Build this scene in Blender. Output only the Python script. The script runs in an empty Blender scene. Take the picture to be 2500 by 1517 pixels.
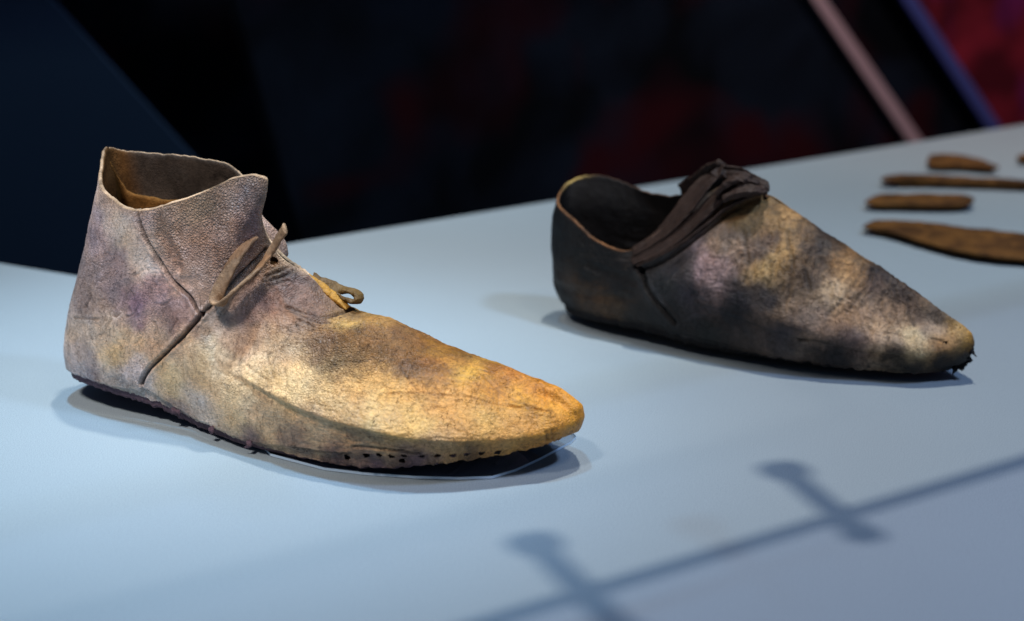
import bpy, math, random
import numpy as np
from mathutils import Vector
# ---------------------------------------------------------------- camera, light, exposure
SC = bpy.context.scene; COL = SC.collection
cam_data = bpy.data.cameras.new('camera'); cam = bpy.data.objects.new('camera', cam_data); COL.objects.link(cam)
cam.location = (0, 0, .30); cam.rotation_euler = (math.radians(90 - 17), 0, 0)
cam_data.lens = 60; cam_data.sensor_width = 36; cam_data.sensor_fit = 'HORIZONTAL'
cam_data.clip_start = .05; cam_data.clip_end = 50
cam_data.dof.use_dof = True; cam_data.dof.focus_distance = .82; cam_data.dof.aperture_fstop = 5.6; cam_data.dof.aperture_blades = 0
SC.camera = cam
W = bpy.data.worlds.new('World'); SC.world = W; W.use_nodes = True
W.node_tree.nodes['Background'].inputs[0].default_value = (.24, .40, .70, 1); W.node_tree.nodes['Background'].inputs[1].default_value = .14
def spot(name, loc, aim, power, colour, radius=.03, angle=60, blend=.5):
    d = bpy.data.lights.new(name, 'SPOT'); d.energy = power; d.color = colour; d.shadow_soft_size = radius
    d.spot_size = math.radians(angle); d.spot_blend = blend
    o = bpy.data.objects.new(name, d); COL.objects.link(o); o.location = loc
    o.rotation_euler = (Vector(aim) - Vector(loc)).to_track_quat('-Z', 'Y').to_euler(); return o
KEY = (.22, 1.06, 2.0)
spot('ceiling_or_fill_spot', KEY, (.13, .93, 0), 104, (1.0, .96, .89), .040, 50, 1.)
spot('ceiling_or_fill_spot', (-.26, .96, 2.0), (-.24, .79, 0), 142, (.36, .68, 1.0), .06, 22, 1.)
spot('ceiling_or_fill_spot', (.95, .35, 1.6), (.30, .72, 0), 80, (.50, .70, 1.0), .10, 46, .9)
spot('ceiling_or_fill_spot', (-.55, .10, 1.4), (-.19, .85, .07), 92, (1.0, .93, .90), .12, 22, 1.)  # added fill from front left, brightens the tan shoe's heel
spot('ceiling_or_fill_spot', (.45, .2, 1.5), (.03, .78, .03), 20, (1.0, .88, .68), .12, 20, 1.)  # added narrow fill, warms the tan shoe's vamp and toe
spot('backdrop_fill', (.55, 1.15, 1.7), (.75, 1.95, -.1), 75, (1.0, .86, .86), .08, 52, .8)  # unseen fill added to light the boards at the right
spot('backdrop_fill', (-.35, .95, 1.5), (-.30, 1.72, .0), 70, (.72, .86, 1.0), .08, 50, .8)  # second unseen fill, added for the navy board
SC.view_settings.view_transform = 'Standard'; SC.view_settings.look = 'None'; SC.view_settings.exposure = 0; SC.view_settings.gamma = 1
# ---------------------------------------------------------------- measured shapes (metres; u runs round the shoe, v from sole to collar)
SHOE_TAN = dict(
    K=[[[.2608,0,.0132],[.2649,0,.0161],[.2676,0,.0214],[.268,0,.0267],[.2649,0,.0318],[.2573,0,.0361]],[[.2581,-.012,.0136],[.2599,-.014,.0171],[.2613,-.016,.0216],[.2604,-.013,.0275],[.2572,-.006,.0325],[.2542,0,.0371]],[[.243,-.025,.01],[.2437,-.029,.0152],[.244,-.032,.0217],[.244,-.025,.0302],[.2416,-.012,.0372],[.2407,0,.0406]],[[.2225,-.039,.0079],[.2228,-.044,.0148],[.2235,-.0475,.0232],[.2224,-.036,.0338],[.2198,-.019,.0419],[.2187,0,.0451]],[[.1986,-.05,.0058],[.1987,-.054,.0153],[.1994,-.057,.0253],[.1969,-.041,.0378],[.1951,-.022,.0483],[.1941,0,.0491]],[[.1704,-.053,.0038],[.1699,-.056,.016],[.1694,-.0575,.0281],[.1679,-.042,.0431],[.1668,-.023,.0557],[.167,0,.0594]],[[.1382,-.05,.0038],[.1388,-.053,.0173],[.1393,-.0535,.0318],[.1387,-.038,.048],[.1423,-.022,.0609],[.1458,0,.0601]],[[.1075,-.044,.0052],[.1079,-.0465,.0177],[.1079,-.046,.031],[.1089,-.035,.0494],[.1151,-.023,.0683],[.1278,-.0012,.0762]],[[.0839,-.036,.0063],[.084,-.0385,.0189],[.0844,-.0395,.034],[.0888,-.0335,.0547],[.0998,-.027,.0768],[.1112,-.007,.0904]],[[.0747,-.032,.0066],[.0751,-.035,.0192],[.0753,-.036,.0345],[.0829,-.033,.0584],[.0977,-.0285,.0841],[.1114,-.0155,.1066]],[[.0678,-.0312,.0081],[.0683,-.0342,.021],[.0686,-.0352,.0363],[.0773,-.033,.0625],[.0948,-.0295,.0932],[.1175,-.02,.1263]],[[.062,-.0308,.0093],[.0626,-.0338,.0222],[.0627,-.0345,.0374],[.0701,-.0325,.064],[.0831,-.03,.0921],[.1077,-.0225,.1279]],[[.0515,-.03,.0114],[.0521,-.033,.0244],[.0524,-.0335,.0396],[.0604,-.032,.0654],[.0702,-.03,.0907],[.0851,-.027,.1183]],[[.0362,-.029,.0133],[.0362,-.031,.0259],[.0362,-.031,.041],[.0397,-.03,.0635],[.0444,-.029,.0857],[.0508,-.029,.1073]],[[.017,-.027,.0152],[.0165,-.029,.027],[.0172,-.0285,.0422],[.0224,-.027,.066],[.0274,-.026,.0874],[.0347,-.026,.1109]],[[-.007,-.018,.0153],[-.0064,-.02,.0274],[-.0028,-.019,.0446],[.0057,-.018,.0703],[.013,-.017,.0943],[.0201,-.016,.1155]],[[-.012,0,.0153],[-.0114,0,.0274],[-.0078,0,.0446],[.0007,0,.0703],[.008,0,.0943],[.0101,0,.121]],[[-.007,.0175,.0153],[-.0064,.0194,.0274],[-.0028,.0184,.0446],[.0022,.0175,.0703],[.0034,.0165,.0983],[.0026,.014,.1251]],[[.017,.0262,.0152],[.0165,.0281,.027],[.0172,.0276,.0422],[.0169,.0262,.066],[.0124,.0252,.0914],[.0074,.024,.1223]],[[.0362,.0281,.0133],[.0362,.0301,.0259],[.0362,.0301,.041],[.035,.0291,.0635],[.0315,.0281,.0897],[.0273,.028,.1217]],[[.0515,.0291,.0114],[.0521,.032,.0244],[.0524,.0325,.0396],[.0537,.031,.0654],[.0517,.0291,.0947],[.0515,.029,.1211]],[[.062,.0299,.0093],[.0626,.0328,.0222],[.0627,.0335,.0374],[.0628,.0315,.064],[.0632,.0291,.0961],[.0715,.026,.1189]],[[.0678,.0303,.0081],[.0683,.0332,.021],[.0686,.0341,.0363],[.0701,.032,.0625],[.0747,.0286,.0972],[.0811,.022,.1132]],[[.0747,.031,.0066],[.0751,.034,.0192],[.0753,.0349,.0345],[.0829,.032,.0584],[.0977,.0276,.0841],[.0886,.016,.1]],[[.0839,.033,.0063],[.084,.0353,.0189],[.0844,.0362,.033],[.0888,.0296,.052],[.0998,.0238,.0752],[.1039,.007,.0868]],[[.1075,.0381,.0052],[.1079,.0402,.0177],[.1079,.0398,.0292],[.1089,.0278,.0446],[.1151,.0183,.0654],[.1255,.004,.0752]],[[.1382,.0406,.0038],[.1388,.0431,.0173],[.1393,.0435,.029],[.1387,.0269,.0411],[.1423,.0156,.0571],[.1458,-0,.0601]],[[.1704,.0422,.0038],[.1699,.0445,.016],[.1694,.0457,.0253],[.1679,.0285,.0362],[.1668,.0156,.0518],[.167,-0,.0594]],[[.1986,.0398,.0058],[.1987,.043,.0153],[.1994,.0453,.0227],[.1969,.0278,.0318],[.1951,.0149,.0449],[.1941,-0,.0491]],[[.2225,.031,.0079],[.2228,.035,.0148],[.2235,.0378,.0208],[.2224,.0244,.0284],[.2198,.0129,.039],[.2187,-0,.0451]],[[.243,.0199,.01],[.2437,.0231,.0152],[.244,.0255,.0195],[.244,.017,.0254],[.2416,.0081,.0346],[.2407,-0,.0406]],[[.2581,.0104,.0136],[.2599,.0121,.0171],[.2613,.0138,.0203],[.2604,.0103,.0248],[.2572,.0048,.0312],[.2542,-0,.0371]]],
    us=[0,.0192,.0505,.0894,.1306,.1771,.2223,.2693,.3055,.322,.3376,.3501,.3713,.4062,.4354,.4695,.5,.5305,.5646,.5938,.6287,.6499,.6624,.678,.6945,.7307,.7777,.8229,.8694,.9106,.9495,.9808],
    uo=.27,
    A=[[.4062,1],[.3988,.8945],[.3862,.7688],[.37,.6633],[.345,.5779],[.3288,.5477],[.3162,.5427]],
    B=[[.3787,.0704],[.3738,.1106],[.3638,.1709],[.3438,.2764],[.3275,.392],[.32,.4824],[.3162,.5427]],
    C=[[.3162,.5427],[.3113,.603],[.305,.6834],[.3038,.7789],[.305,.8794],[.3075,.9698]],
    D=[[.3787,.0704],[.3738,.0553],[.3612,.0452],[.3388,.0352],[.3275,.0251],[.2862,.0151],[.2525,.0151],[.2138,.0452],[.1812,.0653],[.1475,.0804],[.1162,.0905],[.0862,.0955],[.0575,.0854],[.03,.0854],[.0062,.1407]],
    Dh=[[.4625,.0151],[.43,.0101],[.3812,.0402]],
    grooves=[[[[.4062,1],[.3988,.8945],[.3862,.7688],[.37,.6633],[.345,.5779],[.3288,.5477],[.3162,.5427]],2,.9,.5],[[[.3787,.0704],[.3738,.1106],[.3638,.1709],[.3438,.2764],[.3275,.392],[.32,.4824],[.3162,.5427]],2.6,1,.6],[[[.3162,.5427],[.3113,.603],[.305,.6834],[.3038,.7789],[.305,.8794],[.3075,.9698]],1.6,.9,.5],[[[.2512,.794],[.2338,.804],[.2212,.8593],[.2212,1]],1,1,.4],[[[.245,.7739],[.2225,.7739],[.2075,.8392]],.6,.8,.3],[[[.2338,.7337],[.215,.7387],[.1975,.809]],.4,.8,.2],[[[.2888,.8894],[.2862,.9347],[.285,1]],.8,.8,.3],[[[.2825,.8794],[.28,.9447],[.2812,.995]],.7,.8,.3],[[[.28,.8442],[.275,.9196]],.4,.8,.2],[[[.3925,.9899],[.3875,.9045],[.3787,.8141],[.3562,.6935]],.7,2,.9],[[[.1425,.4824],[.1225,.5427],[.0988,.5829],[.085,.608]],.35,.35,.1],[[[.085,.608],[.0625,.598],[.0412,.603],[.025,.603]],.35,.35,.1],[[[.1412,.6935],[.13,.6181],[.1225,.5628]],.4,.4,.1],[[[.1125,.6281],[.1062,.593],[.1013,.5578]],.4,.4,.1],[[[.1562,.4623],[.16,.4171]],.4,.4,.1],[[[.1088,.4774],[.1138,.3668],[.1188,.2764]],.3,.4,.1],[[[.0538,.603],[.0475,.5879],[.0438,.6281]],.6,.5,.2],[[[.035,.5276],[.0225,.4874]],.3,.35,.1],[[[.0925,.8995],[.0738,.7789],[.055,.6683],[.035,.608]],.3,.35,.1],[[[.0225,.3015],[.0213,.1508]],.8,.8,.3],[[[.0262,.2864],[.025,.1508]],.8,.8,.3],[[[.2375,.4221],[.235,.5025],[.2338,.5879]],.3,.4,.1],[[[.34,.4472],[.3438,.3769]],.4,.5,.1],[[[.4538,.2814],[.4262,.3367]],.26,.5,.1],[[[.4138,.3518],[.4225,.2513]],.3,.6,.2],[[[.2138,.0402],[.195,.0452],[.1675,.0653]],.9,.6,.3],[[[.1638,.1055],[.1362,.1206],[.1125,.1055]],.8,.6,.3],[[[.1588,.3568],[.155,.3065]],.3,.4,.1],[[[.1475,.4322],[.1425,.3819]],.3,.4,.1],[[[.1737,.3568],[.17,.3166]],.3,.4,.1],[[[.1075,.4472],[.1075,.4623],[.1062,.4724],[.105,.4824]],.4041,.5,.1],[[[.2425,.4874],[.2375,.5075],[.2338,.5377],[.2288,.5628]],.3223,.5,.1],[[[.0875,.8543],[.0862,.8693],[.0838,.8744],[.08,.8744]],.3063,.5,.1],[[[.0312,.5829],[.03,.6131],[.0275,.6533],[.0262,.6935]],.3264,.5,.1],[[[.0388,.7286],[.0388,.8191],[.0388,.9095],[.04,1]],.3369,.5,.1],[[[.19,.5628],[.1825,.5829],[.1762,.608],[.1688,.6281]],.327,.5,.1],[[[.1638,.3719],[.1625,.3819],[.16,.3869],[.1588,.397]],.342,.5,.1],[[[.05,.7337],[.045,.6784],[.0412,.598],[.0362,.5276]],.3145,.5,.1],[[[.1075,.3518],[.105,.3015],[.1038,.2462],[.1038,.1859]],.3754,.5,.1],[[[.1912,.5578],[.19,.5528],[.1875,.5477],[.1862,.5477]],.3642,.5,.1],[[[.2212,.2663],[.2188,.2714],[.2175,.2663],[.215,.2663]],.3861,.5,.1],[[[.245,.4925],[.2412,.4472],[.235,.397],[.23,.3568]],.4136,.5,.1],[[[.1,.7035],[.0962,.7136],[.0925,.7186],[.0888,.7186]],.3399,.5,.1],[[[.2013,.809],[.1988,.7889],[.1962,.7739],[.195,.7588]],.2655,.5,.1],[[[.19,.5176],[.19,.5628],[.19,.608],[.1912,.6533]],.3963,.5,.1],[[[.1412,.4171],[.1412,.4573],[.1412,.5025],[.1412,.5477]],.3781,.5,.1],[[[.065,.6935],[.0625,.608],[.06,.5226],[.0562,.4422]],.3939,.5,.1],[[[.0375,.6181],[.0325,.608],[.0275,.598],[.0238,.5528]],.3084,.5,.1],[[[.1212,.3719],[.1212,.402],[.1225,.4372],[.1225,.4673]],.3609,.5,.1],[[[.2588,.402],[.25,.3769],[.2425,.3568],[.2338,.3317]],.3162,.5,.1],[[[.1125,.8392],[.11,.8141],[.1062,.7789],[.1025,.7538]],.393,.5,.1],[[[.1925,.8392],[.1825,.8191],[.1737,.809],[.1662,.8141]],.3255,.5,.1],[[[.125,.5427],[.1188,.4975],[.1138,.4523],[.1088,.4121]],.403,.5,.1],[[[.2712,.407],[.2725,.4523],[.275,.4975],[.275,.5477]],.3389,.5,.1],[[[.1412,.4523],[.1412,.4774],[.1412,.5025],[.1412,.5276]],.3111,.5,.1],[[[.0262,.603],[.0275,.7387],[.03,.8442],[.0362,.9296]],.3228,.5,.1],[[[.145,.5327],[.1425,.5176],[.14,.4975],[.1375,.4824]],.3573,.5,.1],[[[.1438,.4824],[.1412,.4925],[.1388,.5025],[.135,.5126]],.3448,.5,.1],[[[.1538,.6382],[.15,.608],[.1462,.5829],[.1438,.5528]],.2906,.5,.1],[[[.1512,.397],[.1488,.4221],[.1475,.4523],[.145,.4824]],.3963,.5,.1],[[[.2325,.6884],[.2338,.7437],[.235,.799],[.2388,.8593]],.3098,.5,.1],[[[.2238,.4171],[.2212,.3819],[.2188,.3518],[.2162,.3266]],.3911,.5,.1],[[[.07,.5226],[.0662,.4673],[.0625,.407],[.0588,.3467]],.3633,.5,.1],[[[.0338,.4925],[.0312,.5176],[.0288,.5377],[.0275,.5678]],.2941,.5,.1],[[[.3775,.2915],[.38,.2714],[.385,.2563]],.34,.5,.1],[[[.4412,.3869],[.4412,.3769],[.4425,.3618]],.2728,.5,.1],[[[.365,.392],[.36,.3719],[.36,.3367]],.3881,.5,.1],[[[.44,.4422],[.44,.407],[.4438,.3618]],.3006,.5,.1],[[[.3275,.407],[.325,.402],[.3238,.392]],.293,.5,.1],[[[.3525,.5226],[.3588,.4874],[.3688,.4774]],.3809,.5,.1],[[[.4,.4472],[.3975,.4372],[.3962,.4271]],.3078,.5,.1],[[[.3925,.6734],[.395,.6482],[.4,.6382]],.3235,.5,.1],[[[.4062,.397],[.4088,.3819],[.4112,.3769]],.3343,.5,.1],[[[.3888,.4472],[.3925,.407],[.4025,.3819]],.3201,.5,.1]],
    ridges=[[[[.31,.4975],[.2962,.4271],[.2775,.3769],[.26,.3367],[.2338,.2814],[.2112,.2563],[.1775,.2513],[.145,.2563],[.1138,.2462],[.085,.2462],[.0562,.2462],[.03,.2513]],-.9,2.6,0],[[[.04,.9095],[.015,.8643],[.0062,.608]],-.8,2.2,0],[[[.0338,.8291],[.0175,.7538],[.0088,.4874]],.7,1.6,0],[[[.3888,.9698],[.3713,.7889],[.3425,.6633]],-.6,3,0],[[[.3038,.4824],[.29,.407],[.2725,.3568],[.2512,.3065],[.23,.2613]],.9,3.5,0],[[[.3938,1],[.3875,.8945]],-.7,1.6,0],[[[.1075,.9045],[.1038,.7538],[.0975,.6231]],-.28,.9,0],[[[.1025,.8995],[.1,.7538],[.0938,.6181]],-.28,.9,0],[[[.0988,.8945],[.0962,.7487],[.09,.6131]],-.28,.9,0],[[[.095,.8945],[.0925,.7487],[.0875,.608]],-.28,.9,0],[[[.0912,.8894],[.0888,.7437],[.0838,.603]],-.28,.9,0],[[[.0875,.8894],[.085,.7387],[.08,.593]],-.28,.9,0],[[[.0838,.8894],[.0812,.7337],[.0762,.5879]],-.28,.9,0]],
    bumps=[[[.0812,.799],9,1.3],[[.0612,.6734],9,-1],[[.1325,.7688],12,-.6],[[.1625,.7136],12,.5],[[.2775,.5075],14,-1.5],[[.4075,.6432],16,-1.6],[[.4162,.2814],14,1.2],[[.345,.7337],14,-1.2],[[.2025,.5025],14,.6],[[.3412,.4623],10,1],[[.025,.5075],8,.5],[[.295,.9497],8,1.4],[[.1162,.5226],9,1],[[.2588,.6985],13,-1.5]],
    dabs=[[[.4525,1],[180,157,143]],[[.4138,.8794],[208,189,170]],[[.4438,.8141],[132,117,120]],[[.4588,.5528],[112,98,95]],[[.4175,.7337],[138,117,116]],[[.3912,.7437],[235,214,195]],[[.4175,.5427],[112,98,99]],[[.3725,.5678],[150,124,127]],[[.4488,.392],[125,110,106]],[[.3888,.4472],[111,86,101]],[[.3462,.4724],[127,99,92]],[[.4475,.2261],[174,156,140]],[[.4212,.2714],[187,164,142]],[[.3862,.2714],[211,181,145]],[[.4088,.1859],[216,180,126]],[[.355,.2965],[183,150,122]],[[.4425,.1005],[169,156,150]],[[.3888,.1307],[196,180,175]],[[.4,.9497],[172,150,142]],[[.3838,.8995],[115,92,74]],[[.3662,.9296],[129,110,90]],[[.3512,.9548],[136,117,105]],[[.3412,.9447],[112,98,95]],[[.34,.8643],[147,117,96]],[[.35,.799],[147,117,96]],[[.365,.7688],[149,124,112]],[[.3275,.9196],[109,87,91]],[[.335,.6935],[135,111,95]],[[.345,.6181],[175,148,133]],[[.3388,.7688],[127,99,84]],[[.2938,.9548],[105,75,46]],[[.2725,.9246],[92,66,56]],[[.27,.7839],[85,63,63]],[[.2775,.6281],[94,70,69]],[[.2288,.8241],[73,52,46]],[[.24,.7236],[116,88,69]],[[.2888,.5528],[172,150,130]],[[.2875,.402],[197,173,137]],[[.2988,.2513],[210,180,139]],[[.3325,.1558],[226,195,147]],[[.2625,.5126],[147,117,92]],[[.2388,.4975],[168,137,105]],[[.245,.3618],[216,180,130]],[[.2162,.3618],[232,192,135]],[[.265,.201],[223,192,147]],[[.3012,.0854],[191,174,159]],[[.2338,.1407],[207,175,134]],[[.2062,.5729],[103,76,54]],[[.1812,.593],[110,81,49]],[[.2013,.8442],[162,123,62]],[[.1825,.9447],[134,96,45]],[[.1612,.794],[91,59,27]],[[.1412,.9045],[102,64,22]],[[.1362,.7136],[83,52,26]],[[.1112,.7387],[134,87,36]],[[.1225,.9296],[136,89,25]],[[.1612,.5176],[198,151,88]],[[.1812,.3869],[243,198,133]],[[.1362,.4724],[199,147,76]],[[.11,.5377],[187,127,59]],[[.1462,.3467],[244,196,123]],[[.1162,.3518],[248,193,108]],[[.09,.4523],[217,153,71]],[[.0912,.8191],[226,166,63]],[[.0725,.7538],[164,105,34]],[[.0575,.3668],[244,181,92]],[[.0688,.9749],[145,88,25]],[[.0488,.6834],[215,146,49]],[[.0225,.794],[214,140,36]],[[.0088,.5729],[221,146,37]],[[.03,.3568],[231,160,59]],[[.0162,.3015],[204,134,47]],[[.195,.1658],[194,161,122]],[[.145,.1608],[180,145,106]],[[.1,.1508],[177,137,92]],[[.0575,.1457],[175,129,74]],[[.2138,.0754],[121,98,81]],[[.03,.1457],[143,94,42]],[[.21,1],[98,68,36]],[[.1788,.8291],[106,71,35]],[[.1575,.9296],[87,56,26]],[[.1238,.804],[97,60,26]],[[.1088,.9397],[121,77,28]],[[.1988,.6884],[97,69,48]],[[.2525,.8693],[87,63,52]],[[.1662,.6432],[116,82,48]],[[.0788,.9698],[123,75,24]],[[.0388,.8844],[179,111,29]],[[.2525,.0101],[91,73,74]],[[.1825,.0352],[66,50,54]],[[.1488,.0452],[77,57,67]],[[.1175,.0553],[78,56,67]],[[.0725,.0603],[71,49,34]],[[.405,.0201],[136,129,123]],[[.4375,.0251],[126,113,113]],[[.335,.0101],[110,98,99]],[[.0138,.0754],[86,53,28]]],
    holes=[[.1725,.0402],[.1562,.0603],[.145,.0704],[.135,.0704],[.125,.0754],[.1275,.0352],[.1125,.0704],[.1013,.0704],[.09,.0653],[.08,.0653],[.07,.0553],[.0588,.0352]],
    eyelet=[[.2975,.9648]],
    torn=[[.3375,.0151],[.3312,.0151],[.2512,.0101],[.2888,.0101]],
    tuck=[[.26,.3367],[.2338,.2814],[.2112,.2563],[.1775,.2513],[.145,.2563],[.1138,.2462],[.085,.2462],[.0562,.2462],[.03,.2513]],
    tuckd=.0024,
    wrinkles=[[[.1737,.6482],26,.0004,[420,110,110]],[[.1375,.7437],18,.0003,[420,110,110]],[[.0925,.7739],12,.0004,[520,110,110]],[[.2238,.7839],16,.0004,[150,300,420]],[[.2662,.8744],14,.0003,[300,150,300]],[[.3713,.6834],14,.0003,[150,200,420]],[[.3825,.3216],20,.0003,[420,110,110]],[[.0675,.5176],20,.0002,[420,160,110]],[[.2412,.2764],22,.0002,[420,110,110]],[[.1462,.1005],60,.0003,[90,300,520]]],
    pebble=[[[.3562,.8844],22],[[.345,.9045],20],[[.3762,.8492],14],[[.1812,.6533],20],[[.3325,.7889],18]],
    counter=[[.525,.9849],[.535,.9347],[.545,.8844],[.56,.8693],[.5738,.8643],[.5888,.8593],[.6062,.8492]],
    lace=[[[.1072,-.0161,.0969,0],[.1058,-.0222,.0945,0],[.103,-.0264,.0888,5],[.0997,-.0302,.0813,10],[.0964,-.0332,.073,30],[.0962,-.0347,.0689,75],[.099,-.0359,.0683,85],[.1029,-.0361,.0719,60],[.1075,-.032,.077,45],[.1109,-.0262,.0813,35],[.1135,-.0201,.0857,25],[.1168,-.0163,.0922,15],[.1277,-.022,.1047,5]]],
    loop=[[[.1255,.0015,.0755,70],[.1318,.0015,.0712,70],[.1381,.002,.0668,70],[.1466,.002,.0615,70]],[[.1252,.006,.0743,50],[.1316,.008,.0707,45],[.1389,.009,.0681,60],[.1463,.008,.0682,80],[.1504,.006,.0667,90],[.1496,.004,.0647,90],[.1449,.004,.0649,80],[.1392,.005,.0661,60]]],
)
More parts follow.
